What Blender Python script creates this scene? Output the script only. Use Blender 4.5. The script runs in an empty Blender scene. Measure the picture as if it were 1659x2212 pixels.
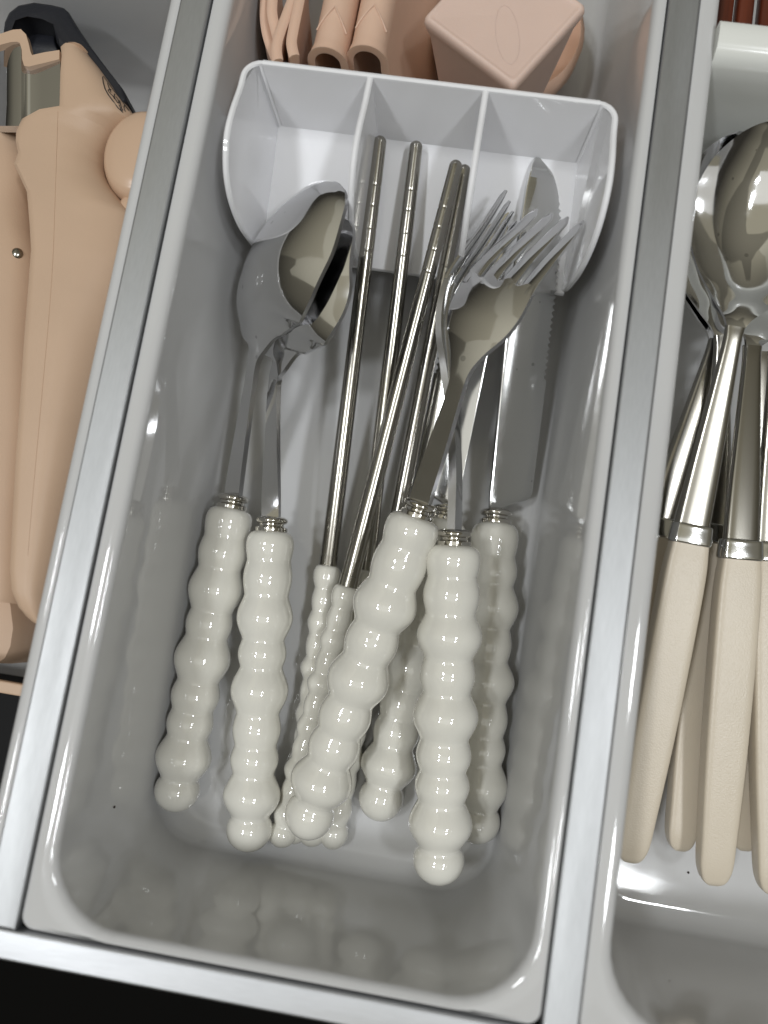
import bpy, bmesh, math, random
import numpy as np
from mathutils import Matrix, Vector
from mathutils.bvhtree import BVHTree

scene = bpy.context.scene
random.seed(7); rng = np.random.default_rng(7)

# ------------------------------------------------------------------ camera, light, exposure
F = 1700.0; CX, CY = 829.5, 1106.0            # focal length and centre in a 1659 x 2212 picture
RW = np.array([[0.98664, 0.15172415, -0.05934042],
               [0.15835603, -0.97871676, 0.13052539],
               [-0.03827361, -0.13817849, -0.98966754]])   # world axes seen from the camera
H = 185.0                                     # camera height over the tray rims, mm
cam_d = bpy.data.cameras.new('camera'); cam = bpy.data.objects.new('camera', cam_d)
scene.collection.objects.link(cam); scene.camera = cam
cam_d.sensor_fit = 'HORIZONTAL'; cam_d.sensor_width = 36.0; cam_d.lens = 36.0 * F / 1659.0
cam_d.clip_start = 0.005; cam_d.clip_end = 50
rx, ry, rz = RW[:, 0], -RW[:, 1], -RW[:, 2]
cam.matrix_world = Matrix(((rx[0], ry[0], rz[0], 0), (rx[1], ry[1], rz[1], 0), (rx[2], ry[2], rz[2], H * .001), (0, 0, 0, 1)))
cam_d.dof.use_dof = True; cam_d.dof.focus_distance = 0.222; cam_d.dof.aperture_fstop = 9.0

world = bpy.data.worlds.new('World'); scene.world = world; world.use_nodes = True
wb = world.node_tree.nodes['Background']
# a room seen from the drawer: pale khaki ceiling overhead, dim walls towards the horizon
wn = world.node_tree; wtc = wn.nodes.new('ShaderNodeTexCoord'); wsx = wn.nodes.new('ShaderNodeSeparateXYZ'); wrp = wn.nodes.new('ShaderNodeValToRGB')
wn.links.new(wtc.outputs['Generated'], wsx.inputs[0]); wn.links.new(wsx.outputs['Z'], wrp.inputs['Fac']); 
wmx = wn.nodes.new('ShaderNodeVectorMath'); wmx.operation = 'MULTIPLY'      # invented random patches of tone, added to give polished metal contrast in reflections
wvo = wn.nodes.new('ShaderNodeTexVoronoi'); wvo.inputs['Scale'].default_value = 1.15; wvo.distance = 'MANHATTAN'; wn.links.new(wtc.outputs['Generated'], wvo.inputs['Vector'])
wr2 = wn.nodes.new('ShaderNodeValToRGB'); wn.links.new(wvo.outputs['Color'], wr2.inputs['Fac']); wr2.color_ramp.interpolation = 'CONSTANT'
wr2.color_ramp.elements[0].color = (0.55, 0.55, 0.56, 1); wr2.color_ramp.elements[1].position = 0.66; wr2.color_ramp.elements[1].color = (1.35, 1.38, 1.45, 1)
e_ = wr2.color_ramp.elements.new(0.40); e_.color = (1.0, 1.0, 1.0, 1)
wn.links.new(wrp.outputs['Color'], wmx.inputs[0]); wn.links.new(wr2.outputs['Color'], wmx.inputs[1]); wn.links.new(wmx.outputs[0], wb.inputs[0])
wrp.color_ramp.elements[0].position = 0.25; wrp.color_ramp.elements[0].color = (0.036, 0.033, 0.027, 1)
wrp.color_ramp.elements[1].position = 0.95; wrp.color_ramp.elements[1].color = (0.40, 0.372, 0.28, 1)
wb.inputs[1].default_value = 1.0

def lamp(name, loc, target, sx, sy, power, col):
    d = bpy.data.lights.new(name, 'AREA'); d.shape = 'RECTANGLE'; d.size = sx; d.size_y = sy
    d.energy = power; d.color = col
    o = bpy.data.objects.new(name, d); scene.collection.objects.link(o); o.location = loc
    o.rotation_euler = (Vector(target) - Vector(loc)).to_track_quat('-Z', 'Y').to_euler()
CW = (0.935, 0.965, 1.0)
for lx_, ly_, pw in ((-0.60, -0.46, 5.3), (-0.57, -0.03, 4.7), (0.62, -0.44, 4.9), (0.62, -0.01, 4.4)):
    lamp('ceiling_lamp', (lx_, ly_, 1.55), (0, 0, 0), 0.17, 0.12, pw, CW)
lamp('fill_lamp', (0.0, -0.34, 1.6), (0, 0.03, 0), 1.3, 0.75, 1.6, CW)  # weak overhead fill, added to soften; not one of the ceiling's own lamps
scene.view_settings.view_transform = 'Standard'; scene.view_settings.look = 'None'
scene.view_settings.exposure = 0.0; scene.view_settings.gamma = 1.0; scene.view_settings.use_curve_mapping = False

# ------------------------------------------------------------------ helpers (all lengths in mm)
def at(u, v, z):
    w = RW @ np.array([u - CX, v - CY, F]); t = (z - H) / w[2]
    return np.array([w[0] * t, w[1] * t, z])

def crom(pts, n):
    """Catmull-Rom through rows of parameters, n samples."""
    P = np.array(pts, float); k = len(P)
    E = np.vstack([2 * P[0] - P[1], P, 2 * P[-1] - P[-2]])
    out = []
    for s in np.linspace(0, k - 1, n):
        i = min(int(s), k - 2); t = s - i
        a, b, c, d = E[i], E[i + 1], E[i + 2], E[i + 3]
        out.append(.5 * (2 * b + (c - a) * t + (2 * a - 5 * b + 4 * c - d) * t * t + (3 * b - a - 3 * c + d) * t ** 3))
    return np.array(out)

def node_mat(name, base, rough=0.5, metal=0.0, noise=None, bump=None, coat=0.0, spec=0.5, rough_noise=None, stretch=(1, 1, 1), sss=0.0, film=False, spots=None):
    m = bpy.data.materials.new(name); m.use_nodes = True
    nt = m.node_tree; b = nt.nodes['Principled BSDF']
    b.inputs['Base Color'].default_value = (*base, 1); b.inputs['Roughness'].default_value = rough
    b.inputs['Metallic'].default_value = metal; b.inputs['Coat Weight'].default_value = coat
    b.inputs['Coat Roughness'].default_value = 0.03; b.inputs['Specular IOR Level'].default_value = spec
    if sss:
        b.inputs['Subsurface Weight'].default_value = sss; b.inputs['Subsurface Scale'].default_value = 0.004
        b.inputs['Subsurface Radius'].default_value = (1, .8, .6)
    if film:
        b.inputs['Thin Film Thickness'].default_value = 420.0; b.inputs['Thin Film IOR'].default_value = 1.35
    tc = nt.nodes.new('ShaderNodeTexCoord'); mp = nt.nodes.new('ShaderNodeMapping')
    mp.inputs['Scale'].default_value = stretch; nt.links.new(tc.outputs['Object'], mp.inputs['Vector'])
    def nz(scale, detail=4):
        n = nt.nodes.new('ShaderNodeTexNoise'); n.inputs['Scale'].default_value = scale; n.inputs['Detail'].default_value = detail
        nt.links.new(mp.outputs['Vector'], n.inputs['Vector']); return n
    if noise:      # (scale, amount)
        n = nz(noise[0]); r = nt.nodes.new('ShaderNodeMapRange')
        r.inputs[1].default_value = .3; r.inputs[2].default_value = .7
        r.inputs[3].default_value = 1 - noise[1]; r.inputs[4].default_value = 1 + noise[1] * .4
        nt.links.new(n.outputs['Fac'], r.inputs[0])
        h = nt.nodes.new('ShaderNodeVectorMath'); h.operation = 'SCALE'; h.inputs[0].default_value = base
        nt.links.new(r.outputs[0], h.inputs['Scale']); nt.links.new(h.outputs[0], b.inputs['Base Color'])
    if rough_noise:
        n = nz(rough_noise[0]); r = nt.nodes.new('ShaderNodeMapRange')
        r.inputs[1].default_value = .35; r.inputs[2].default_value = .65
        r.inputs[3].default_value = rough_noise[1]; r.inputs[4].default_value = rough_noise[2]
        nt.links.new(n.outputs['Fac'], r.inputs[0]); nt.links.new(r.outputs[0], b.inputs['Roughness'])
    if spots:      # dried water spots
        v = nt.nodes.new('ShaderNodeTexVoronoi'); v.inputs['Scale'].default_value = spots[0]; nt.links.new(tc.outputs['Object'], v.inputs['Vector'])
        hs = nt.nodes.new('ShaderNodeSeparateColor'); nt.links.new(v.outputs['Color'], hs.inputs[0])
        th = nt.nodes.new('ShaderNodeMath'); th.operation = 'MULTIPLY'; th.inputs[1].default_value = spots[1]; nt.links.new(hs.outputs[0], th.inputs[0])
        lt = nt.nodes.new('ShaderNodeMath'); lt.operation = 'LESS_THAN'; nt.links.new(v.outputs['Distance'], lt.inputs[0]); nt.links.new(th.outputs[0], lt.inputs[1])
        mr = nt.nodes.new('ShaderNodeMapRange'); mr.inputs[3].default_value = 1; mr.inputs[4].default_value = spots[2]; nt.links.new(lt.outputs[0], mr.inputs[0])
        sv = nt.nodes.new('ShaderNodeVectorMath'); sv.operation = 'SCALE'; sv.inputs[0].default_value = base
        nt.links.new(mr.outputs[0], sv.inputs['Scale']); nt.links.new(sv.outputs[0], b.inputs['Base Color'])
    if bump:       # (scale, strength, distance m)
        n = nz(bump[0], 3); bp = nt.nodes.new('ShaderNodeBump'); bp.inputs['Strength'].default_value = bump[1]
        bp.inputs['Distance'].default_value = bump[2]
        nt.links.new(n.outputs['Fac'], bp.inputs['Height']); nt.links.new(bp.outputs[0], b.inputs['Normal'])
    return m

M = {}
M['tray'] = node_mat('white_plastic', (0.575, 0.575, 0.575), 0.055, rough_noise=(60, .04, .075), bump=(18, .03, .0004), spec=.6, noise=(30, .02))
M['insert'] = node_mat('white_glossy_plastic', (0.84, 0.84, 0.86), 0.16, spec=.35, rough_noise=(80, .06, .12))
M['lip'] = node_mat('ivory_white_plastic', (0.78, 0.79, 0.75), 0.15)
M['ceramic'] = node_mat('pearl_ceramic', (0.74, 0.725, 0.66), 0.03, coat=1.0, spec=.7, noise=(45, .06), bump=(70, .16, .0010))
M['nickel'] = node_mat('polished_nickel', (0.60, 0.58, 0.54), 0.10, 1.0)
M['steel'] = node_mat('polished_steel', (0.70, 0.70, 0.705), 0.07, 1.0, rough_noise=(160, .04, .10), spots=(150, .13, .7))
M['steel_edge'] = node_mat('ground_steel', (0.48, 0.48, 0.49), 0.28, 1.0, bump=(1800, .25, .0001))
M['blade'] = node_mat('blade_steel', (0.62, 0.62, 0.61), 0.09, 1.0, rough_noise=(120, .07, .12), spots=(170, .14, .66))
M['rod'] = node_mat('warm_steel', (0.36, 0.345, 0.31), 0.20, 1.0)
M['alu'] = node_mat('brushed_aluminium', (0.46, 0.47, 0.48), 0.42, 1.0, noise=(2200, .05), stretch=(1, .12, 1), rough_noise=(90, .46, .56), bump=(2500, .10, .0001))
M['alu_x'] = node_mat('brushed_aluminium_front', (0.50, 0.51, 0.53), 0.42, 1.0, noise=(2200, .05), stretch=(.12, 1, 1), rough_noise=(90, .36, .48), bump=(2500, .1, .0001))
M['dark'] = node_mat('dark_panel', (0.006, 0.006, 0.0065), 0.6, spec=.15)
M['beige'] = node_mat('beige_plastic', (0.56, 0.395, 0.275), 0.48, bump=(2500, .18, .0002), noise=(40, .05))
M['beige2'] = node_mat('glossy_beige_plastic', (0.57, 0.40, 0.28), 0.25)
M['blackp'] = node_mat('black_plastic', (0.012, 0.013, 0.018), 0.42, bump=(1500, .2, .0002))
M['chrome'] = node_mat('chrome', (0.62, 0.62, 0.63), 0.05, 1.0)
M['pink'] = node_mat('pink_silicone', (0.70, 0.475, 0.355), 0.52, noise=(60, .05), bump=(1200, .12, .0002), sss=.15)
M['cube'] = node_mat('dusty_pink_silicone', (0.70, 0.525, 0.445), 0.55, noise=(50, .04), bump=(1500, .12, .0002), sss=.15)
M['cream'] = node_mat('cream_plastic', (0.64, 0.565, 0.455), 0.30, bump=(2300, .40, .0002), noise=(50, .04))
M['wood'] = node_mat('red_brown_wood', (0.12, 0.026, 0.011), 0.35, noise=(260, .5), stretch=(1, .06, 1))
M['ink'] = node_mat('black_print', (0.02, 0.018, 0.018), 0.6)
M['floor'] = node_mat('dark_floor', (0.006, 0.0058, 0.0055), 0.7, noise=(3, .2), spec=.04)
M['speck'] = node_mat('crumb', (0.03, 0.02, 0.015), 0.8)

ORG = {}
def obj(name, verts, faces, mat, parent=None, smooth=35, label=None):
    off = ORG.get(parent.name, np.zeros(3)) if parent else np.zeros(3)
    me = bpy.data.meshes.new(name)
    V = (np.array(verts, float) - off) * .001
    me.from_pydata([tuple(p) for p in V], [], [tuple(int(i) for i in f) for f in faces]); me.update()
    bm = bmesh.new(); bm.from_mesh(me); bmesh.ops.recalc_face_normals(bm, faces=bm.faces); bm.to_mesh(me); bm.free()
    me.materials.append(M[mat])
    if smooth:
        me.polygons.foreach_set('use_smooth', [True] * len(me.polygons))
        me.set_sharp_from_angle(angle=math.radians(smooth))
    o = bpy.data.objects.new(name, me); scene.collection.objects.link(o)
    if parent: o.parent = parent; ORG[o.name] = off
    if label: o['label'] = label
    return o

def thing(name, loc, label, cat, group=None):
    o = bpy.data.objects.new(name, None); scene.collection.objects.link(o); o.empty_display_size = .01
    o.location = [c * .001 for c in loc]; ORG[o.name] = np.array(loc, float)
    tag(o, label, cat, group); return o
def tag(o, label, cat=None, group=None, kind=None):
    if label: o['label'] = label
    if cat: o['category'] = cat
    if group: o['group'] = group
    if kind: o['kind'] = kind
    return o

def loft(rings, cap0=True, cap1=True):
    n = len(rings[0]); V = [p for r in rings for p in r]; Fc = []
    for i in range(len(rings) - 1):
        for j in range(n):
            k = (j + 1) % n; Fc.append((i * n + j, i * n + k, (i + 1) * n + k, (i + 1) * n + j))
    if cap0: Fc.append(tuple(range(n))[::-1])
    if cap1: Fc.append(tuple(range((len(rings) - 1) * n, len(rings) * n)))
    return V, Fc
def box(x0, x1, y0, y1, z0, z1, bev=0.0):
    if bev <= 0:
        r = lambda z: [(x0, y0, z), (x1, y0, z), (x1, y1, z), (x0, y1, z)]
        return loft([r(z0), r(z1)])
    r = lambda z, b: [(x0 + b, y0 + b, z), (x1 - b, y0 + b, z), (x1 - b, y1 - b, z), (x0 + b, y1 - b, z)]
    return loft([r(z0, 0), r(z1 - bev, 0), r(z1 - .3 * bev, .3 * bev), r(z1, bev)])
def join(*ms):
    V, Fc = [], []
    for v, f in ms:
        o = len(V); V += [tuple(p) for p in v]; Fc += [tuple(i + o for i in q) for q in f]
    return V, Fc
def frame(T, roll=0.0):
    T = T / np.linalg.norm(T); L = np.cross(T, (0, 0, 1.)); L /= np.linalg.norm(L); N = np.cross(L, T)
    c, s = math.cos(math.radians(roll)), math.sin(math.radians(roll))
    return T, c * L + s * N, c * N - s * L
def lathe(P0, P1, prof, seg=32):
    """prof: (t along P0->P1 in mm, r)."""
    P0 = np.array(P0, float); T, L, N = frame(np.array(P1, float) - P0); rings = []
    for t, r in prof:
        rings.append([P0 + T * t + max(r, 1e-3) * (L * math.cos(a) + N * math.sin(a)) for a in np.linspace(0, 2 * math.pi, seg, endpoint=False)])
    return loft(rings)
def tube(pts, r, seg=8):
    P = [np.array(p, float) for p in pts]; rings = []
    for i, p in enumerate(P):
        T = P[min(i + 1, len(P) - 1)] - P[max(i - 1, 0)]; T, L, N = frame(T)
        rings.append([p + r * (L * math.cos(a) + N * math.sin(a)) for a in np.linspace(0, 2 * math.pi, seg, endpoint=False)])
    return loft(rings)
def bar(stations, n, expo=4.0, seg=24):
    """stations (u, v, z, half width, half thickness, roll): closed bar with a super-ellipse section."""
    S = crom([list(at(*s[:3])) + list(s[3:]) for s in stations], n); rings = []
    for i, s in enumerate(S):
        T = S[min(i + 1, n - 1)][:3] - S[max(i - 1, 0)][:3]; T, L, N = frame(T, s[5]); ring = []
        for a in np.linspace(0, 2 * math.pi, seg, endpoint=False):
            ca, sa = math.cos(a), math.sin(a)
            ring.append(s[:3] + L * s[3] * math.copysign(abs(ca) ** (2 / expo), ca) + N * s[4] * math.copysign(abs(sa) ** (2 / expo), sa))
        rings.append(ring)
    return rings

def rrect(x0, x1, y0, y1, r, z, k=8):
    out = []
    for cx, cy, a0 in ((x1 - r, y0 + r, -90), (x1 - r, y1 - r, 0), (x0 + r, y1 - r, 90), (x0 + r, y0 + r, 180)):
        for i in range(k + 1):
            a = math.radians(a0 + 90 * i / k); out.append((cx + r * math.cos(a), cy + r * math.sin(a), z))
    return out
def tray_mesh(x0, x1, y0, y1, rims, zt, zf, r, draft):
    """rims: width of the rim at left, right, front, back; r inner corner radius."""
    l, rr, f, b = rims; rings = []
    rings.append(rrect(x0, x1, y0, y1, 3, zf - 2.0)); rings.append(rrect(x0, x1, y0, y1, 3, zt - .8))
    rings.append(rrect(x0 + .3, x1 - .3, y0 + .3, y1 - .3, 3, zt - .2)); rings.append(rrect(x0 + .9, x1 - .9, y0 + .9, y1 - .9, 3, zt))
    ins = lambda d, z, q: rings.append(rrect(x0 + l + d, x1 - rr - d, y0 + f + d, y1 - b - d, max(r + q - d * .2, 3), z))
    for a in np.linspace(0, 90, 6):
        d = -2.2 + 2.2 * math.sin(math.radians(a)); ins(d, zt - 2.2 + 2.2 * math.cos(math.radians(a)), 0)
    fr = 6.0
    ins(draft * .5, (zt + zf) * .5, 0)
    for a in np.linspace(0, 90, 7):
        d = draft + fr - fr * math.cos(math.radians(a)); ins(d, zf + fr - fr * math.sin(math.radians(a)), 0)
    return loft(rings, True, True)

# ------------------------------------------------------------------ setting: dark floor far below, the drawer
fl = obj('floor', *box(-900, 900, -900, 900, -560, -550), 'floor', smooth=0); tag(fl, 'dark kitchen floor seen out of focus below the drawer', kind='structure')

ZT = -1.2; ZF = -65.0
dr = thing('kitchen_unit', (0, -85, -75), 'open kitchen drawer with a brushed aluminium front edge and dark front', 'drawer')
obj('front_panel', *box(-260, 260, -88.2, -82.8, -150, -3.5), 'dark', dr, smooth=0)
obj('front_rail', *box(-260, 260, -88.7, -82.3, -3.4, 0.2, .5), 'alu_x', dr, smooth=20, label='brushed aluminium strip along the top of the drawer front')
obj('base_panel', *box(-260, 260, -82.7, 330, -76, -68), 'dark', dr, smooth=0)

for nm, a, b, lab in (('l', -86.0, -78.2, 'brushed aluminium divider rail left of the tray with the pearl handled cutlery'),
                      ('r', 40.6, 48.3, 'brushed aluminium divider rail between the pearl cutlery and the cream handled spoons')):
    o = obj('divider_rail', *box(a, b, -82.2, 330, -20, 0, .45), 'alu', smooth=20); tag(o, lab, 'rail', 'aluminium divider rails')

t = thing('cutlery_tray', (-19, 120, ZF), 'glossy white plastic tray holding the pearl handled cutlery', 'tray')
obj('tray_body', *tray_mesh(-78.0, 40.4, -82.1, 300, (5.2, 3.6, 2.6, 4), ZT, ZF, 17, 3.2), 'tray', t)
t = thing('cutlery_tray', (110, 120, ZF), 'white plastic tray holding the cream handled spoons', 'tray')
obj('tray_body', *tray_mesh(48.5, 190, -82.1, 300, (5.4, 5, 3, 4), ZT, ZF, 17, 3.2), 'tray', t)
# cross wall with a rolled top
pr = [(153.2, -58), (152.6, -9), (152.4, -4), (153.2, -1.2), (155.2, .6), (158, 1.2), (161.2, 1.2), (162.2, .6), (162.4, -1), (162.4, -58)]
V, Fc = loft([[(x, y, z) for y, z in pr] for x in (53.6, 184)])
obj('cross_wall', V, Fc, 'lip', t, label='rounded white cross wall between the spoons and the wooden sticks')
t = thing('cutlery_tray', (-150, 120, ZF), 'white plastic tray at the left edge holding the beige kitchen tools', 'tray')
obj('tray_body', *tray_mesh(-215, -86.2, -82.1, 171, (5, 3.6, 3, 4), ZT, ZF, 6, 1.0), 'tray', t)

# ------------------------------------------------------------------ divider insert
ins = thing('divider_insert', (-17, 120, ZF), 'white scoop shaped divider with three compartments standing inside the middle tray', 'divider')
PROF = [(138, -2.5), (130, -1.5), (122, .6), (115, 1.2), (109.5, -.8), (105, -5), (102, -12), (100.8, -22), (101.8, -32), (103.2, -39), (105, -44)]
pc = crom(PROF, 40)
def plate(x, lean=0.0, th=1.6, side=0):
    outer = [(y, z) for y, z in pc] + [(138.0, -60)]
    k = .4; cy, cz = 122, -30; r = 4.5
    sh = lambda y, z, q: (y + (cy - y) / max(math.hypot(y - cy, z - cz), 1) * q, z + (cz - z) / max(math.hypot(y - cy, z - cz), 1) * q)
    def ring(xo, q):
        out = []
        for y, z in outer:
            y, z = sh(y, z, q); ln = lean * (z + 60) / 60
            if side and y > 138 - r:      # the wall turns the corner into the back panel
                a = math.asin(min((y - 138 + r) / r, 1)); out.append((x + ln + side * (r - r * math.cos(a)) + xo * math.cos(a), 138 - r + r * math.sin(a) - side * xo * math.sin(a), z))
            else: out.append((x + ln + xo, y, z))
        return out
    return loft([ring(-th / 2, k), ring(-th / 2 + k, 0), ring(th / 2 - k, 0), ring(th / 2, k)])
PROF_D = np.vstack([crom(PROF[:2], 12), crom(PROF, 40)[5:]])
pc = PROF_D
for x, lean, sd in ((-63.6, -2.6, 1), (-33.0, 0, 0), (-2.6, 0, 0), (28.6, 2.6, -1)):
    obj('partition', *plate(x, lean, side=sd), 'insert', ins, smooth=40)
pb = [(137.2, -61), (137.2, -3.1), (137.4, -2.5), (138.0, -2.2), (138.6, -2.5), (138.8, -3.1), (138.8, -61)]
V, Fc = loft([[(x + (1 if x > 0 else -1) * 2.6 * (z + 60) / 60, y, z) for y, z in pb] for x in (-59.3, 24.3)])
obj('back_panel', V, Fc, 'insert', ins)
rp = crom([(138.2, -27), (136, -29.5), (132, -31.5), (120, -36.5), (110, -40.5), (104, -43)], 24)
V, Fc = loft([[(x, y, z) for y, z in rp] + [(x, y, z - 1.6) for y, z in rp[::-1]] for x in (-64.5, 29.5)])
obj('ramp', V, Fc, 'insert', ins)
RAMPZ = lambda y: float(np.interp(y, rp[::-1, 0], rp[::-1, 1]))

# ------------------------------------------------------------------ beaded handles
NECK_T = [0, .10, .208, .339, .436, .573, .672, .763, .893]
PEAK_R = [7.2, 7.4, 8.4, 7.1, 8.5, 7.15, 7.05, 8.45]
NECK_R = [4.6, 6.45, 6.5, 6.3, 6.25, 6.3, 6.1, 6.1, 5.6]
def bead_profile(length, necks, peaks, neckr, rend, sc=1.0):
    pr = [(0, .2), (0, neckr[0] * sc)]
    for i in range(len(peaks)):
        a, b = necks[i] * length, necks[i + 1] * length
        for q in np.linspace(0, 1, 13)[1:]:
            base = neckr[i] * (1 - q) + neckr[i + 1] * q
            ex = .66
            if i == 0: base = neckr[1]; w = (1 - (1 - min(q / .55, 1)) ** 2.2) if q < .55 else 1
            pk = (math.sin(math.pi * q) ** 2) ** .62
            r = base + (peaks[i] - base) * pk
            if i == 0 and q < .5: r = neckr[0] + (peaks[0] - neckr[0]) * (1 - (1 - q / .5) ** 2.6) ** .6
            pr.append((a + (b - a) * q, r * sc))
    a = necks[-1] * length; R = rend * sc; rn = neckr[-1] * sc
    x0 = math.sqrt(max(R * R - rn * rn, 0)); L9 = length - a; cx = a + L9 * x0 / (x0 + R); st = L9 / (x0 + R)
    th0 = math.atan2(rn, -x0)
    for th in np.linspace(th0, 0.02, 16)[1:]:
        pr.append((cx + R * math.cos(th) * st, R * math.sin(th)))
    pr.append((length, .05))
    return pr
def beaded(parent, Pc, Pe, sc=1.0):
    L = np.linalg.norm(Pe - Pc); jt = lambda v, a: [q * (1 + a * random.uniform(-1, 1)) for q in v]
    nt_ = [NECK_T[0]] + [q + random.uniform(-.008, .008) for q in NECK_T[1:]]
    return obj('handle', *lathe(Pc, Pe, bead_profile(L, nt_, jt(PEAK_R, .02), jt(NECK_R, .014), 6.7, sc), 40), 'ceramic', parent, smooth=80)
def collar(parent, Pc, Pe):
    """ribbed nickel ferrule above the handle top Pc, away from Pe."""
    d = (Pc - Pe) / np.linalg.norm(Pe - Pc)
    pr = [(-.6, .1), (-.6, 4.7), (.2, 4.8), (1.0, 4.75), (1.15, 3.9), (1.6, 3.6), (2.1, 3.7), (2.3, 4.3), (2.9, 4.75), (3.6, 4.6), (4.1, 3.8), (4.3, 2.6), (4.3, .05)]
    return obj('collar', *lathe(Pc, Pc + d, pr, 28), 'nickel', parent, smooth=60)

def sections(st, n):
    S = crom([list(at(*s[:3])) + list(s[3:]) for s in st], n); fr = []
    for i in range(n):
        fr.append(frame(S[min(i + 1, n - 1)][:3] - S[max(i - 1, 0)][:3], S[i][4]))
    return S, fr
def ribbon_ring(s, fr, m, x_off=0.0, hw=None, us=None):
    """columns of s: x y z half-width roll dish thickness"""
    T, L, N = fr; hw = s[3] if hw is None else hw; th = s[6] / 2; d = s[5]
    us = np.linspace(-1, 1, m) if us is None else us
    top = [s[:3] + L * (x_off + hw * u) + N * (-d * (1 - u * u) + th) for u in us]
    bot = [s[:3] + L * (x_off + hw * u) + N * (-d * (1 - u * u) - th) for u in us[::-1]]
    return top + bot

def split_obj(V, Fc, tags, names, mat, parent, smooth=38, edge_mat=None, edge_faces=None):
    """one continuous surface, cut into parts that keep the shading of the whole"""
    off = ORG[parent.name]; me = bpy.data.meshes.new('whole')
    me.from_pydata([tuple((np.array(p) - off) * .001) for p in V], [], [tuple(int(i) for i in f) for f in Fc]); me.update()
    me.polygons.foreach_set('use_smooth', [True] * len(me.polygons)); me.set_sharp_from_angle(angle=math.radians(smooth))
    cn = [tuple(c.vector) for c in me.corner_normals]; res = []
    for k, nm in enumerate(names):
        idx = {}; vs = []; fs = []; nn = []; em = []
        for p in me.polygons:
            if tags[p.index] != k: continue
            f = []
            for li in p.loop_indices:
                vi = me.loops[li].vertex_index
                if vi not in idx: idx[vi] = len(vs); vs.append(tuple(me.vertices[vi].co))
                f.append(idx[vi]); nn.append(cn[li])
            fs.append(f); em.append(1 if edge_faces and edge_faces[p.index] else 0)
        m2 = bpy.data.meshes.new(nm); m2.from_pydata(vs, [], fs); m2.update(); m2.materials.append(M[mat])
        if edge_mat: m2.materials.append(M[edge_mat]); m2.polygons.foreach_set('material_index', em)
        m2.polygons.foreach_set('use_smooth', [True] * len(fs)); m2.normals_split_custom_set(nn)
        o = bpy.data.objects.new(nm, m2); scene.collection.objects.link(o); o.parent = parent; ORG[o.name] = off; res.append(o)
    bpy.data.meshes.remove(me); return res

def spoon_body(parent, st, cut, n=90, m=17, mat='steel'):
    S, fr = sections(st, n); rings = [ribbon_ring(S[i], fr[i], m) for i in range(n)]
    V, Fc = loft(rings); k = 2 * m; cs = cut / (len(st) - 1) * (n - 1); tags = []; edge = []
    for f in range(len(Fc) - 2):
        tags.append(0 if f // k < cs else 1); edge.append((f % k) in (m - 1, k - 1))
    tags += [0, 1]; edge += [False, False]
    # make the winding outward
    return split_obj(V, [tuple(f[::-1]) for f in Fc], tags, ['stem', 'bowl'], mat, parent, 38, 'steel_edge', edge)

def fork_body(parent, st, root, roll, n=120):
    """st covers stem, palm and tines; root = station index where the tines begin"""
    S, fr = sections(st, n); i4 = int(3.5 / (len(st) - 1) * (n - 1)); L0 = frame(S[i4][:3] - S[0][:3], roll)[1]; f2 = []
    for T, L, N in fr:
        L = L0 - T * np.dot(L0, T); L /= np.linalg.norm(L); f2.append((T, L, np.cross(L, T)))
    fr = f2; ir = int(root / (len(st) - 1) * (n - 1)); rings = []
    us = np.linspace(-1, 1, 33)
    for i in range(ir + 1): rings.append(ribbon_ring(S[i], fr[i], 33, us=us))
    p_ = S[ir][3] * 2 / 3.72; full = list(us) + list(us[::-1])      # rounded slot ends between the tines
    rings.append([np.array(q) + fr[ir][0] * .9 * (1 - math.cos(2 * math.pi * u * S[ir][3] / p_)) * (1 if abs(u) < .98 else .6) + fr[ir][0] * .05 for q, u in zip(rings[-1], full)])
    V, Fc = loft(rings); k = 66; edge = []; tags = []
    cs = int((root - 2.0) / (len(st) - 1) * (n - 1))
    for f in range(len(Fc) - 2): tags.append(0 if f // k < cs else 1); edge.append((f % k) in (32, 65))
    tags += [0, 1]; edge += [False, False]
    stem, head = split_obj(V, [tuple(f[::-1]) for f in Fc], tags, ['stem', 'head'], 'steel', parent, 38, 'steel_edge', edge)
    hw0 = S[ir][3]
    for q in (-1.5, -.5, .5, 1.5):
        rr = []
        ns = n - ir + 2
        for i in range(max(ir - 2, 0), n):
            f = max((i - ir) / (n - 1 - ir), 0)
            p = hw0 * 2 / 3.72                      # spacing of the tines at the root
            x = q * p * (1 - .10 * f)
            w = p * .385 * (1 - .40 * f) * (1 if f < .93 else max(1 - (f - .93) / .07 * .75, .2))
            s = S[i].copy(); u = x / hw0; d = S[min(i, ir)][5] * (1 - u * u) * (1 - f)
            T, L, N = fr[i]; th = s[6] / 2 * (1 - .35 * f) * .97
            c = s[:3] + L * x - N * d
            rr.append([c + L * a * w + N * b * th for a, b in ((-1, -.55), (-.7, -1), (.7, -1), (1, -.55), (1, .55), (.7, 1), (-.7, 1), (-1, .55))])
        V2, F2 = loft(rr); o = obj('tine', V2, F2, 'steel', parent, smooth=50); o.parent = head
    return stem, head

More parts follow.
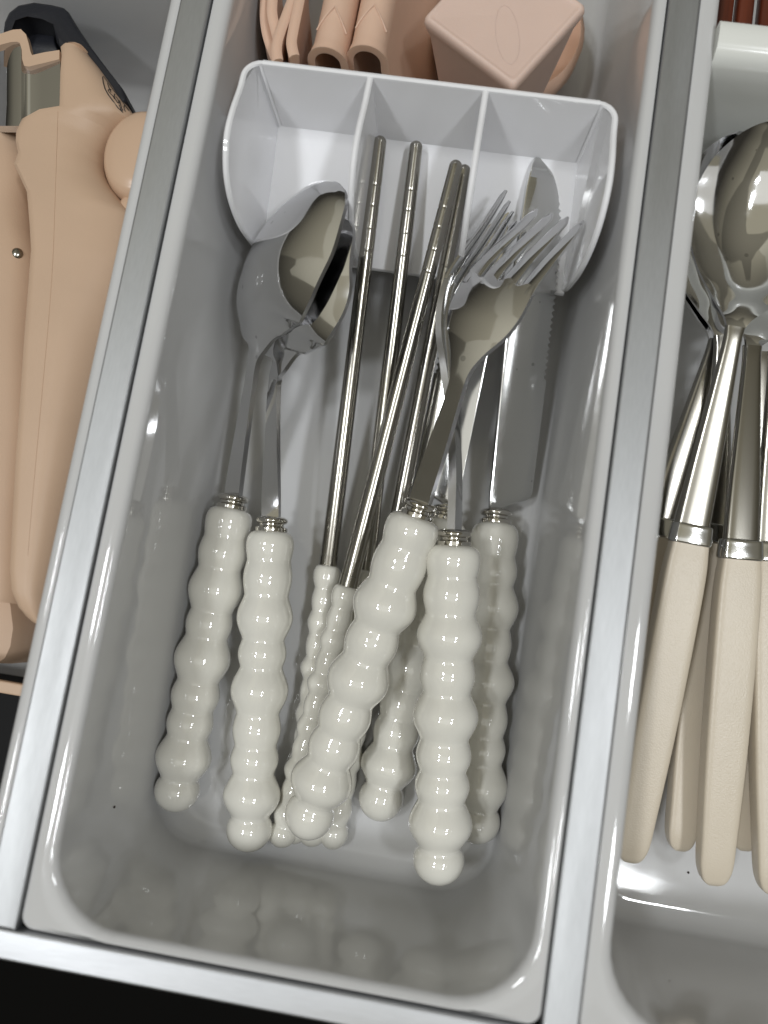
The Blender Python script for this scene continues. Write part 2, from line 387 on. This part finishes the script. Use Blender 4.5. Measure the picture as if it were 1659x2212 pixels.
def knife_body(parent, p0, p1, sgn, rolls, serr, n=460):
    """blade from the collar to the tip; spine and edge offsets (mm) along its length"""
    tab = np.array([(0.00, -1.6, 1.8), (.018, -2.0, 2.0), (.03, -2.2, 3.0), (.038, -2.3, 6.2), (.046, -2.4, 9.6), (.056, -2.4, 11.6), (.075, -2.4, 12.0), (.12, -2.3, 12.1), (.3, -2.2, 12.6), (.5, -2.1, 13.2), (.66, -1.7, 13.7),
           (.78, -.8, 13.5), (.86, -.3, 12.6), (.92, .2, 11.0), (.96, .8, 8.9), (.985, 1.4, 6.4), (1.0, 2.2, 3.4)])
    Q = np.linspace(0, 1, n); a_ = np.interp(Q, tab[:, 0], tab[:, 1]); b_ = np.interp(Q, tab[:, 0], tab[:, 2])
    k = np.hanning(15); k /= k.sum(); pad = lambda v: np.convolve(np.pad(v, 7, mode='edge'), k, 'valid')
    a_, b_ = pad(a_), pad(b_)
    A, B = at(*p0), at(*p1); ln = np.linalg.norm(B - A); rings = []
    for i, q in enumerate(Q):
        T, L, N = frame(B - A, rolls[0] + (rolls[1] - rolls[0]) * q); a, b0 = sgn * a_[i], sgn * b_[i]; b = b0
        if serr[0] < q < serr[1]: b -= sgn * 1.0 * min(1, (serr[1] - q) / .06) * abs(math.sin(q * ln * math.pi / 1.9)) ** .6
        g = a + (b0 - a) * .84; th = .8; P = A + (B - A) * q
        rings.append([P + L * x + N * z for x, z in ((a, -th + .15), (a, th - .15), (a + (b0 - a) * .03, th), (g - sgn * .5, th * .84), (g, th * .8), (b, .12), (b, -.12), (g, -th * .8), (g - sgn * .5, -th * .84), (a + (b0 - a) * .03, -th))])
    V, Fc = loft(rings)
    return obj('blade', V, Fc, 'blade', parent, smooth=30)

def utensil(name, end, top, label, cat, group):
    Pe = at(*end); Pc = at(*top); t = thing(name, (Pc[0], Pc[1], min(Pc[2], Pe[2]) - 8), label, cat, group)
    beaded(t, Pc, Pe, 1.05 if name == 'fork' else 1.0); collar(t, Pc, Pe); return t, Pc, Pe

G = 'pearl handled cutlery in the middle tray'
# spoons: the upper one and the one nested beneath it
t, Pc, Pe = utensil('spoon', (374, 1752, -56.8), (500, 1098, -50), 'pearl handled steel spoon nearest the left wall, its bowl on top of the other', 'spoon', G)
spoon_body(t, [(502, 1088, -49.5, 2.6, 20, 0, 2.0), (508, 1040, -47.5, 2.7, 25, 0, 2.0), (525, 930, -41.5, 2.3, 30, 0, 1.9), (540, 840, -36, 2.0, 36, 0, 1.8), (549, 782, -32.0, 2.2, 40, -.2, 1.7),
               (557, 748, -30.0, 4.6, 40, -.4, 1.4), (564, 712, -28.8, 10.6, 40, -2.2, 1.1), (581, 652, -26.0, 18.8, 40, -6.6, 1.0), (617, 576, -21.0, 21.1, 40, -8.4, 1.0),
               (664, 498, -16.0, 19.0, 40, -7.0, 1.0), (701, 439, -12.5, 13.5, 40, -4.4, 1.0), (721, 409, -11.0, 8.6, 40, -2.0, 1.0), (730, 396, -10.5, 2.0, 40, -.3, 1.0)], 4.6)
t, Pc, Pe = utensil('spoon', (535, 1838, -53.5), (586, 1147, -46), 'pearl handled steel spoon nested underneath the leftmost spoon', 'spoon', G)
spoon_body(t, [(586, 1137, -45.6, 2.6, 8, 0, 2.0), (586, 1080, -44.5, 2.7, 14, 0, 2.0), (588, 970, -42, 2.3, 25, 0, 1.9), (591, 870, -38.5, 2.0, 33, 0, 1.8), (595, 818, -36.4, 2.2, 40, -.2, 1.7),
               (603, 784, -32.4, 4.4, 40, -.4, 1.4), (613, 750, -31.6, 10.4, 40, -2.2, 1.1), (634, 698, -29.4, 18.4, 40, -6.2, 1.0), (666, 630, -24.9, 20.3, 40, -7.8, 1.0),
               (694, 558, -20.4, 17.5, 40, -6.8, 1.0), (718, 503, -16.9, 11.8, 40, -4.0, 1.0), (729, 474, -15.4, 7.4, 40, -1.8, 1.0), (735, 461, -14.9, 1.8, 40, -.3, 1.0)], 4.6)
# knives
t, Pc, Pe = utensil('table_knife', (1028, 1822, -57.2), (1070, 1130, -54), 'pearl handled steak knife with its serrated edge towards the right wall', 'knife', G)
knife_body(t, (1069, 1114, -53), (1141, 338, -27.0), 1, (-22, -20), (.40, .93))
t, Pc, Pe = utensil('table_knife', (812, 1772, -57.2), (962, 1124, -54.5), 'pearl handled steak knife lying lowest, mostly under the two forks', 'knife', G)
knife_body(t, (968, 1108, -54), (1118, 374, -33.5), -1, (9, 8), (.40, .93))
# chopsticks
def chopstick(end, joint, tip, label):
    Pe, Pj, Pt = at(*end), at(*joint), at(*tip)
    t = thing('chopstick', (Pj[0], Pj[1], min(Pe[2], Pj[2]) - 4), label, 'chopstick', 'steel chopsticks with beaded ends in the middle tray')
    L = np.linalg.norm(Pe - Pj); nb = 11
    necks = list(np.linspace(0, .915, nb + 1)); pk = [4.15 if i % 2 == 0 else 3.75 for i in range(nb)]; pk[0] = 4.2; pk[4] = 4.55; pk[8] = 4.5
    nr = [3.0] + [3.25] * nb
    obj('handle', *lathe(Pj, Pe, bead_profile(L, necks, pk, nr, 4.35), 28), 'ceramic', t, smooth=80)
    Lm = np.linalg.norm(Pt - Pj); pr = [(-.4, .1), (-.4, 2.88), (3.5, 2.88), (3.6, 2.75), (6.0, 2.73)]
    for q in np.linspace(.08, .70, 20): pr.append((Lm * q, 2.75 - .80 * q))
    def rad(q): return 2.75 - .80 * q - .28 * max(q - .7, 0)
    for g in (.74, .79, .84, .885):
        for dq, dr in ((-.006, 0), (-.0045, 0), (-.003, 0), (-.001, -.09), (.001, -.09), (.003, 0), (.0045, 0), (.006, 0)): pr.append((Lm * (g + dq), rad(g) + dr))
    for q in (.91, .94, .965, .98): pr.append((Lm * q, rad(q)))
    r = rad(.985)
    for a in np.linspace(15, 90, 6): pr.append((Lm * .98 + r * math.sin(math.radians(a)), r * math.cos(math.radians(a)) + .02))
    obj('rod', *lathe(Pj, Pt, pr, 24), 'rod', t, smooth=50)
chopstick((632, 1822, -60.4), (709, 1222, -56), (823, 288, -24), 'leftmost steel chopstick, its tip in the middle compartment by the spoons')
chopstick((668, 1828, -60.4), (789, 1232, -57), (901, 299, -25), 'second steel chopstick from the left, its tip standing alone')
chopstick((714, 1834, -60.4), (846, 1180, -57), (1006, 352, -28), 'rightmost steel chopstick, mostly hidden behind the slanting one')
chopstick((602, 1828, -57.5), (752, 1266, -48), (989, 341, -22), 'steel chopstick slanting across the others towards the forks')
# forks
t, Pc, Pe = utensil('fork', (945, 1908, -41), (980, 1177, -29), 'pearl handled fork standing on edge, its handle in front at the lower right', 'fork', G)
fork_body(t, [(981, 1168, -28.8, 2.9, 0, 0, 2.2), (983, 1100, -28.5, 2.9, 0, 0, 2.2), (984, 1010, -28.5, 2.6, 0, 0, 2.2), (980, 930, -29, 2.3, 0, 0, 2.1), (972, 860, -29.5, 2.3, 0, .1, 2.0), (966, 795, -30, 3.6, 0, .3, 1.9),
              (966, 735, -30, 7.2, 0, .9, 1.7), (975, 680, -30, 9.6, 0, 1.2, 1.6), (993, 630, -30, 10.0, 0, 1.2, 1.6), (1022, 578, -30, 10.0, 0, 1.0, 1.6), (1060, 520, -29.5, 9.8, 0, .6, 1.5), (1104, 446, -29, 9.6, 0, .3, 1.3)], 8, -68)
t, Pc, Pe = utensil('fork', (652, 1806, -47.5), (900, 1115, -27), 'pearl handled fork lying across the top of the pile with its tines to the right', 'fork', G)
fork_body(t, [(903, 1105, -26.6, 2.9, 0, 0, 2.2), (917, 1055, -25, 3.0, 0, 0, 2.2), (950, 955, -21, 2.7, 0, 0, 2.2), (979, 865, -17, 2.3, 0, 0, 2.1), (996, 805, -14.5, 2.6, 0, -.1, 2.0), (1011, 760, -13, 5.0, 0, -.4, 1.9),
              (1029, 715, -12.2, 8.6, 0, -.9, 1.7), (1049, 672, -12.2, 10.2, 0, -1.2, 1.6), (1080, 615, -13.5, 10.2, 0, -1.1, 1.6), (1122, 562, -15.8, 10.0, 0, -.9, 1.6), (1165, 515, -18, 9.8, 0, -.6, 1.5), (1210, 466, -20.5, 9.6, 0, -.2, 1.3)], 8, 25)

# ------------------------------------------------------------------ cream handled spoons in the right tray
GC = 'cream handled spoons in the right tray'
def cream_spoon(end, col, neck, tip, hw, bowl, label, roll=0):
    Pc = at(*col); t = thing('spoon', (Pc[0], Pc[1], end[2] - 4), label, 'spoon', GC)
    e, c, nk, tp = [np.array(p, float) for p in (end, col, neck, tip)]
    mix = lambda a, b, q: tuple(a + (b - a) * q)
    st = [(*mix(c, e, q), w * hw, th, roll) for q, w, th in ((0, .86, 3.0), (.1, .98, 3.4), (.3, 1.0, 3.5), (.6, .95, 3.4), (.85, .82, 3.1), (.93, .77, 2.9), (.965, .66, 2.5), (.985, .5, 2.0), (.996, .28, 1.2), (1.0, .06, .3))]
    obj('handle', *loft(bar(st, 70, 6.0, 40)), 'cream', t, smooth=60)
    d = (c - e) / np.linalg.norm(c[:2] - e[:2])
    L = 40.0
    st = [(*(c + d * (q - 4)), w * hw, th, roll) for q, w, th in ((0, .88, 3.1), (2, .93, 3.4), (8, .95, 3.5), (30, .92, 3.3), (40, .90, 3.2), (43, .84, 2.9), (44.5, .6, 2.0))]
    obj('collar', *loft(bar(st, 26, 6.0)), 'blade', t, smooth=40)
    st = [(*mix(c + d * 36, nk, q), w, th, roll) for q, w, th in ((0, hw * .82, 1.9), (.3, hw * .72, 1.8), (.7, hw * .52, 1.6), (.92, hw * .42, 1.4), (1.0, hw * .45, 1.1))]
    obj('stem', *loft(bar(st, 40, 3.4, 32)), 'rod', t, smooth=60)
    if bowl:
        bl, bd = bowl; rows = []
        for q, w, dd in ((-.02, .11, .02), (.04, .2, .08), (.12, .42, .3), (.25, .74, .7), (.42, .97, 1), (.58, 1.0, 1), (.75, .86, .8), (.88, .6, .45), (.96, .33, .15), (1.0, .05, .01)):
            p = nk + (tp - nk) * q; rows.append((*p, bl * w, roll, bd * dd, 1.1))
        S, fr = sections(rows, 60); V, Fc = loft([ribbon_ring(S[i], fr[i], 21) for i in range(60)])
        obj('bowl', V, Fc, 'steel', t, smooth=40)
    return t
cream_spoon((1358, 1800, -50), (1418, 1160, -52), (1548, 735, -44), (1600, 330, -34), 5.2, (17, 7), 'cream handled spoon lowest in the right tray, its bowl hidden behind the big bowl')
cream_spoon((1466, 1838, -55), (1540, 1172, -50), (1560, 725, -38), (1602, 285, -24), 5.4, (18, 7), 'cream handled spoon lying deeper between the two nearest cream handles')
cream_spoon((1606, 1838, -55), (1632, 1200, -52), (1648, 760, -44), (1700, 380, -38), 5.4, None, 'cream handled spoon almost hidden, its end between the two right handles')
cream_spoon((1668, 1932, -46), (1668, 1210, -40), (1680, 760, -32), (1760, 420, -28), 5.9, None, 'cream handled spoon cut off by the right edge of the picture')
cream_spoon((1539, 1912, -47), (1597, 1205, -36), (1625, 748, -34), (1740, 430, -38), 5.9, (15, 4), 'cream handled spoon second from the rail with its rounded end in full view')
cream_spoon((1357, 1862, -44), (1488, 1172, -32), (1588, 706, -20), (1690, 262, -14), 5.7, (18.5, 10), 'cream handled spoon leaning on the rail with the large round bowl on top')
# ------------------------------------------------------------------ wooden sticks at the upper right
for k, (u, lab) in enumerate(((1563, 'red brown wooden stick next to the right divider rail'), (1607, 'red brown wooden stick in the middle of the upper right group'), (1656, 'red brown wooden stick cut off by the upper right corner'))):
    P = at(u, 40, -14); x = P[0]
    V, Fc = loft([[(x + 2.25 * math.copysign(abs(math.cos(a)) ** .5, math.cos(a)), y, -15 + 2.6 * math.copysign(abs(math.sin(a)) ** .5, math.sin(a))) for a in np.linspace(0, 2 * math.pi, 16, endpoint=False)] for y in (163.5, 285)])
    o = obj('wooden_stick', V, Fc, 'wood', smooth=60); tag(o, lab, 'stick', 'wooden sticks at the upper right')
# ------------------------------------------------------------------ pink silicone things behind the insert
P = [at(913, 42, -3), at(1110, 191, -3), at(1268, 17, -3)]
cen = (P[0] + P[2]) / 2; ux = (P[1] - P[0]) / 2; uy = (P[2] - P[1]) / 2
def sq(sc, z, r, k=6):
    out = []
    for sx, sy, a0 in ((1, -1, -90), (1, 1, 0), (-1, 1, 90), (-1, -1, 180)):
        for i in range(k + 1):
            a = math.radians(a0 + 90 * i / k); lx = sx * (sc - r) + r * math.cos(a); ly = sy * (sc - r) + r * math.sin(a)
            out.append(tuple(np.array([cen[0], cen[1], 0]) + ux * lx * 1.0 + uy * ly + np.array([0, 0, z])))
    return out
t = thing('silicone_block', (cen[0], cen[1], -50), 'dusty pink silicone block with a flat square top and tapering sides', 'block', 'pink silicone things behind the divider')
V, Fc = loft([sq(.60, -52, .06), sq(.63, -50, .08), sq(.93, -9, .10), sq(.985, -6, .10), sq(1.01, -4.2, .10), sq(.995, -2.9, .10), sq(.95, -2.1, .09), sq(.92, -2.2, .08), sq(.89, -2.5, .08), sq(.86, -2.6, .07)])
obj('body', V, Fc, 'cube', t, smooth=60)
# faint embossed oval on the top
ov = []
oc = (P[0] + P[2]) / 2 + (P[1] - (P[0] + P[2]) / 2) * .30
ang = math.atan2(P[1][1] - cen[1], P[1][0] - cen[0])
dv = np.array([math.cos(ang), math.sin(ang), 0]); dn = np.array([-dv[1], dv[0], 0])
ring = [oc + dv * 8.5 * math.cos(a) + dn * 3.0 * math.sin(a) + np.array([0, 0, .35]) for a in np.linspace(0, 2 * math.pi, 48)]
obj('embossed_oval', *tube(ring, .14, 6), 'cube', t)
rb = at(1078, 205, -50)
prof = [(r, z) for r, z in ((.1, -64), (14, -64), (20, -60), (23.5, -50), (24, -44), (22.5, -42.5), (21.5, -44), (18, -50), (10, -53), (.1, -54))]
V, Fc = loft([[(rb[0] + r * math.cos(a), rb[1] + 18 + r * math.sin(a), z) for a in np.linspace(0, 2 * math.pi, 40, endpoint=False)] for r, z in prof])
o = obj('silicone_cup', V, Fc, 'pink', smooth=60); tag(o, 'round pink silicone cup lying low underneath the square block', 'cup', 'pink silicone things behind the divider')

def sleeve(front, back, w, label, flare):
    """folded silicone sleeve, an arch in section, open at the near end"""
    A, B = at(*front), at(*back)
    B = A + (B - A) / np.linalg.norm(B - A) * 75.0
    t = thing('silicone_sleeve', (A[0], A[1], -60), label, 'sleeve', 'folded pink silicone sleeves behind the divider')
    T, L, N = frame(np.array([B[0] - A[0], B[1] - A[1], 0])); UP = np.array([0, 0, 1.])
    def arch(h, wo, zs, fl):
        pts = [(-h + fl[0] * 1.0, -zs), (-h, -9)]
        for a in np.linspace(180, 0, 15): pts.append((h * math.cos(math.radians(a)), -6 + 6 * math.sin(math.radians(a)) * (h / w)))
        pts += [(h, -9), (h + fl[1], -zs)]
        return pts
    rings = []
    for d, gr in ((0, .35), (.25, .1), (.9, 0), (2.0, -.15), (3.2, -.5), (5, -.6), (30, -.6), (75, -.6)):
        out = arch(w + gr, w, 52, flare); inn = arch(w - 1.45 - (gr if d < 1 else 0) * .8, w, 52, flare)
        ring = [A + T * d + L * x + UP * z for x, z in out] + [A + T * d + L * x + UP * z for x, z in inn[::-1]]
        rings.append(ring)
    V, Fc = loft(rings); body = obj('body', V, Fc, 'pink', t, smooth=50)
    # raised chevrons on the back
    for j in range(4):
        d0 = 7 + j * 11
        for sx in (-1, 1):
            pth = []
            for q in np.linspace(0, 1, 6):
                x = sx * (w - .8) * q * .9; z = -6 + 6 * math.sqrt(max(1 - (x / w) ** 2, 0)) - .55
                pth.append(A + T * (d0 + 6 - 6 * q) + L * x + UP * z)
            obj('chevron', *tube(pth, .28, 6), 'pink', t)
    return t
sleeve((703, 104, -4), (738, -60, -4), 5.3, 'narrow pink silicone sleeve with its opening towards the divider, left of two', (1.5, 1.5))
sleeve((790, 100, -4), (822, -60, -4), 5.5, 'pink silicone sleeve with raised chevrons and a wide ribbed right side', (1.5, 10.5))
def sheet(path, z0, z1, label, shift):
    P = crom([at(u, v, z0) for u, v in path], 24); rings = []
    P = np.array([p for p in P if p[1] > 141.5])[:24]
    for i, p in enumerate(P):
        T, L, N = frame(P[min(i + 1, len(P) - 1)] - P[max(i - 1, 0)]); h = 1.25
        pts = [(-h, z1, 1), (-h, z0 - 1, 0), (-h * 1.15, z0 - .3, 0), (-.5 * h, z0 + .35, 0), (.5 * h, z0 + .35, 0), (h * 1.15, z0 - .3, 0), (h, z0 - 1, 0), (h, z1, 1)]
        rings.append([np.array([p[0], p[1], z]) + L * (x + shift * k) * np.array([1, 1, 0]) for x, z, k in pts])
    o = obj('silicone_flap', *loft(rings), 'pink', smooth=50); tag(o, label, 'flap', 'curved pink silicone flaps behind the divider')
sheet([(576, -60), (572, 0), (572, 39), (578, 77), (592, 116), (608, 150)], -14, -58, 'outermost curved pink silicone flap against the left tray wall', 2)
sheet([(592, -60), (588, 0), (588, 31), (596, 67), (604, 100)], -10, -56, 'short curved pink silicone flap, second from the left tray wall', 3)
sheet([(650, -60), (630, 0), (606, 64), (597, 103), (603, 140), (618, 170)], -6, -56, 'curved pink silicone flap, third from the left tray wall', 3)
sheet([(655, -60), (646, 0), (633, 64), (630, 98), (645, 145), (668, 175)], -5, -56, 'curved pink silicone flap nearest the two sleeves', 6)

# ------------------------------------------------------------------ beige kitchen tool in the left tray
tool = thing('kitchen_tool', (-110, 60, ZF), 'beige plastic kitchen tool with a black head, chrome plate and oval logo', 'kitchen tool')
ZB = -14.0
rows = []   # (y, left x, ridge x, right x)
def lx(u, v): return at(u, v, ZB)
outl = [(24, 350), (37, 377), (52, 410), (58, 480), (61, 536), (54, 630), (47, 713), (38, 850), (27, 1000), (20, 1130), (15, 1230)]
body = []
for (u, v) in outl:
    p = lx(u, v); body.append((p[1], p[0]))
top = [lx(126, 112), lx(125, 150), lx(124, 190), lx(123, 226), lx(75, 234), lx(42, 252), lx(29, 280), lx(28, 300), lx(33, 325)]
L_ = [(p[1], p[0]) for p in top] + body
bt = lx(15, 1230)
for v, u in ((1275, 19), (1310, 28), (1332, 40), (1345, 52), (1349, 62)):
    p = lx(u, v); L_.append((p[1], p[0]))
ymax = lx(140, 92)[1]
rings = []
DROP = 9.0
rq = [at(u, v, ZB - DROP * .6) for u, v in ((166, 96), (180, 103), (196, 117), (221, 149), (250, 189), (288, 244))]
rtab = sorted([(p[1], p[0]) for p in rq] + [(rq[5][1] - 1.5 - k * 3.6, x) for k, x in enumerate((-101.5, -107.0, -108.6, -109.0, -108.4, -106.6, -103.5, -99.5, -95.0))] + [(-30, -97), (-18.5, -97), (-17, -94.5), (-14, -93), (0, -93.0), (60, -93.0), (80, -93)])
def right_x(y): return float(np.interp(y, [p[0] for p in rtab], [p[1] for p in rtab]))
ytop = rq[0][1]
tl = [at(u, v, ZB - 2) for u, v in ((164, 95), (152, 91), (140, 90.5), (133, 93), (128, 100))]
tl = [(min(p[1], ytop - .02 - k * .25), p[0]) for k, p in enumerate(tl)]
seq = tl + [q for q in L_ if q[0] < tl[-1][0] - 1]
seq = sorted(seq, reverse=True); ys = [q[0] for q in seq]
seq = [(y, float(np.interp(-y, [-a for a in ys], [q[1] for q in seq]))) for y in sorted(set(ys + list(np.arange(86, 132, 2.1))), reverse=True)]
for y, xl in seq:
    xr = right_x(y); w = max(xr - xl, .8); e = min(w * .25, 1.5)
    zt = ZB + (0 if y < 140 else -(y - 140) * .25)
    if y < -8: zt = ZB - max(0, (-8 - y)) ** 2 * .06
    dp = DROP if y > 84 else DROP + min((84 - y) * .6, 16); xm = xl + w * (.42 if y < 118 else .35); pts = [(xl, -62), (xl, zt - 2.0), (xl + .25 * e, zt - .8), (xl + .9 * e, zt - .1), (xl + 1.6 * e, zt)]
    for q in (.33, .66, 1): pts.append((xl + 1.6 * e + (xm - xl - 1.6 * e) * q, zt))
    for a in np.linspace(10, 90, 9): pts.append((xm + (xr - xm) * math.sin(math.radians(a)), zt - dp + dp * math.cos(math.radians(a))))
    pts.append((xr, -62)); rings.append([(x, y, z) for x, z in pts])
tb = obj('body', *loft(rings), 'beige', tool, smooth=32)
# seam line along the body
seam = []
# chrome plate set lower, beige collar above it, black head
def prism(pts, z0, z1, b=.6):
    c = np.mean(np.array(pts), axis=0); ring = lambda z, q: [(p[0] + (c[0] - p[0]) / max(np.hypot(*(c - p)[:2]), 1) * q, p[1] + (c[1] - p[1]) / max(np.hypot(*(c - p)[:2]), 1) * q, z) for p in np.array(pts)]
    return loft([ring(z0, 0), ring(z1 - b, 0), ring(z1 - .3 * b, .3 * b), ring(z1, b)])
zc = -15.9
def poly(uv, z): return [at(u, v, z) for u, v in uv]
rows_ = []; cm = ((-80, 100), (-40, 95), (0, 85), (25, 78), (40, 77), (50, 84), (55, 102), (57, 120), (61, 131), (78, 129), (128, 118), (140, 116))
for u, z in ((-60, -30), (-30, -24), (0, -18.6), (14, -16.6), (30, -15.9), (46, -15.7), (50, -16.0), (54, -16.3), (58, -16.5), (66, -16.6), (90, -16.2), (130, -15.6)):
    v0 = float(np.interp(u, [c[0] for c in cm], [c[1] for c in cm]))
    rows_.append([tuple(at(u, v0 + (272 - v0) * q, z)) for q in (0, .25, .5, .75, 1)] + [tuple(at(u, 272, z) - np.array([0, 0, 3])), tuple(at(u, v0, z) - np.array([0, 0, 3]))])
obj('chrome_plate', *loft(rows_), 'chrome', tool, smooth=25)
zk = -14.9
V, Fc = loft(
      [[tuple(at(u, v, zk)), tuple(at(u2, v2, zk)), tuple(at(u2, v2, zk) - np.array([0, 0, 2.2])), tuple(at(u, v, zk) - np.array([0, 0, 2.2]))] for (u, v), (u2, v2) in
       (((-40, 82), (-40, 108)), ((0, 73), (0, 97)), ((28, 64), (22, 91)), ((45, 63), (36, 90)), ((56, 74), (43, 93)), ((62, 95), (47, 108)), ((66, 112), (48, 128)), ((69, 119), (52, 142)), ((95, 113), (62, 144)), ((128, 108), (128, 128)))])
obj('collar_band', V, Fc, 'beige', tool, smooth=30)
zh = -19.0
obj('head_shell', *prism(poly([(3, 70), (6, 45), (16, 24), (36, 8), (70, 1), (110, 6), (136, 12), (145, 20), (168, 58), (195, 98), (228, 142), (262, 186), (270, 200), (272, 214), (262, 222), (200, 160), (130, 105), (128, 90), (118, 84), (112, 44), (85, 34), (50, 30), (24, 40), (14, 66)], zh), -48, zh, 1.4), 'blackp', tool, smooth=50)
obj('head_core', *prism(poly([(8, 70), (14, 50), (40, 34), (85, 38), (116, 48), (118, 90), (128, 112), (70, 128), (20, 100)], -27), -50, -27, .8), 'blackp', tool, smooth=30)
# oval thumb grip half hidden below the rail, and a small button under it
kb = at(302, 334, -20)
prof = [(1.0, -45), (1.0, -25), (.985, -22), (.95, -20), (.89, -18.6), (.80, -17.8), (.6, -17.2), (.3, -16.9), (.01, -16.8)]
V, Fc = loft([[(kb[0] + 10.8 * q * math.cos(a), kb[1] + 14.0 * q * math.sin(a), z) for a in np.linspace(0, 2 * math.pi, 40, endpoint=False)] for q, z in prof])
obj('thumb_grip', V, Fc, 'beige2', tool, smooth=60)
kb2 = at(266, 442, -20)
V, Fc = loft([[(kb2[0] + 2 + 4.5 * q * math.cos(a), kb2[1] + 5.2 * q * math.sin(a), z - 3) for a in np.linspace(0, 2 * math.pi, 32, endpoint=False)] for q, z in prof])
obj('button', V, Fc, 'beige2', tool, smooth=60)
# mould seam, printed oval and lettering on the sloping flank
dg = bpy.context.evaluated_depsgraph_get(); dg.update()
bvh = BVHTree.FromPolygons([tuple((np.array(v.co) * 1000) + ORG[tool.name]) for v in tb.data.vertices], [tuple(p.vertices) for p in tb.data.polygons])
def onto(u, v):
    w = RW @ np.array([u - CX, v - CY, F]); hit = bvh.ray_cast(Vector((0, 0, H)), Vector(w).normalized())
    if hit[0] is None: return None
    return np.array(hit[0]) + np.array(hit[1]) * .06 * (1 if np.dot(np.array(hit[1]), w) < 0 else -1)
def stroke(par, uv, r, nm='print_stroke'):
    pts = [p for p in (onto(*q) for q in crom(uv, 14)) if p is not None]
    if len(pts) > 3: return obj(nm, *tube(pts, r, 5), 'ink', par)
z2 = lambda x, y: ((300 + x * 160 / 1659) * .64805, (230 + y * 170 / 1763) * .64805)
lg = stroke(tool, [z2(*p) for p in ((1130, 1500), (950, 1330), (750, 1060), (600, 850), (490, 620), (440, 380), (435, 250), (500, 320), (640, 500), (800, 730), (980, 960), (1180, 1230), (1340, 1440))], .16, 'oval_logo')
sm_ = [p for p in (onto(u, v) for u, v in crom([(125, 240), (122, 330), (118, 450), (114, 560), (104, 700), (86, 900), (68, 1100), (60, 1200)], 40)) if p is not None]
if len(sm_) > 4: obj('mould_seam', *tube([p - np.array([0, 0, .02]) for p in sm_], .1, 6), 'beige2', tool)
for pl in (((600, 500), (650, 640), (720, 820)), ((720, 720), (620, 740), (700, 860)), ((700, 860), (800, 960), (840, 1040)), ((850, 870), (830, 960), (880, 1060), (960, 1180)), ((880, 960), (960, 1060), (1000, 1180), (940, 1160)),
           ((1020, 1100), (1060, 1260), (1130, 1440)), ((1000, 1240), (1060, 1380), (1110, 1480)), ((1180, 1270), (1170, 1360), (1220, 1470))):
    stroke(tool, [z2(*p) for p in pl], .15)
# second beige tool beyond it
t2 = thing('kitchen_tool', (-140, 50, ZF), 'second beige plastic tool with a small steel rivet, cut off at the left edge', 'kitchen tool')
rows = [(-60, 262, -22), (-20, 262, -22), (8, 272, -22)]
rings = []
for v, ur in ((255, -6), (262, 6), (275, 14), (300, 22), (345, 24), (380, 24), (430, 18), (480, 24), (520, 34), (560, 38), (620, 36), (720, 30), (900, 30), (1100, 14), (1200, 8), (1280, 4), (1300, -4)):
    p = at(ur, v, -24); xr = p[0] + 4; xl = xr - 26; y = p[1]
    if v in (255, 1300): xl = xr - 12
    rings.append([(xl, y, -60), (xl, y, -26), (xl + 4, y, -23), (xr - 12, y, -22.6), (xr - 6, y, -23.4), (xr - 2.5, y, -25.5), (xr - .6, y, -30), (xr, y, -38), (xr, y, -60)])
obj('body', *loft(rings), 'beige', t2, smooth=40)
p = at(30, 548, -25)
obj('rivet', *lathe((p[0], p[1], -30), (p[0] + .8, p[1], -26), [(0, 1.7), (5.6, 1.7), (6.0, 1.4), (6.3, .8), (6.4, .1)], 20), 'rod', t2)
# third beige thing at the lower left and the front end
rings = []
for v, ur in ((1180, 4), (1230, 14), (1270, 24), (1310, 36), (1360, 42), (1400, 36), (1425, 24), (1436, 8)):
    p = at(ur, v, -45); xr = p[0]; y = p[1]; rings.append([(xr - 34, y, -60), (xr - 34, y, -46), (xr - 8, y, -44), (xr - 2.5, y, -46), (xr - .6, y, -50), (xr, y, -60)])
o = obj('plastic_lid', *loft(rings), 'beige', smooth=40); tag(o, 'rounded beige plastic lid lying low at the lower left beside the tool', 'lid')
y1 = at(0, 1470, -28)[1]; y2 = at(0, 1497, -28)[1]
V, Fc = box(-209.5, -90.5, y2, y1, -30, -28 + 0, .4)
tt = thing('storage_box', (-150, -62, ZF), 'black storage box with a thin beige edge in front of the left tray', 'box')
obj('beige_edge', V, Fc, 'beige', tt, smooth=20)
obj('front_cover', *box(-209.5, -91, -78.5, y2 - .3, -66, -40), 'dark', tt, smooth=0)
# ------------------------------------------------------------------ small dirt
for k, (u, v, z, r, lab) in enumerate(((172, 1730, -30, .35, 'tiny dark crumb stuck on the left wall of the middle tray'),
                                       (1487, 1885, -64.8, .35, 'tiny dark crumb on the floor of the right tray'))):
    p = at(u, v, z)
    if k == 0: p = np.array([-71.2 + 0.0, p[1], z])
    V, Fc = lathe(p - np.array([0, .01, r]), p + np.array([0, .02, r]), [(0, .05), (r * .4, r * .8), (r, r), (1.6 * r, r * .7), (2 * r, .05)], 8)
    o = obj('crumb', V, Fc, 'speck', smooth=60); tag(o, lab, 'crumb')
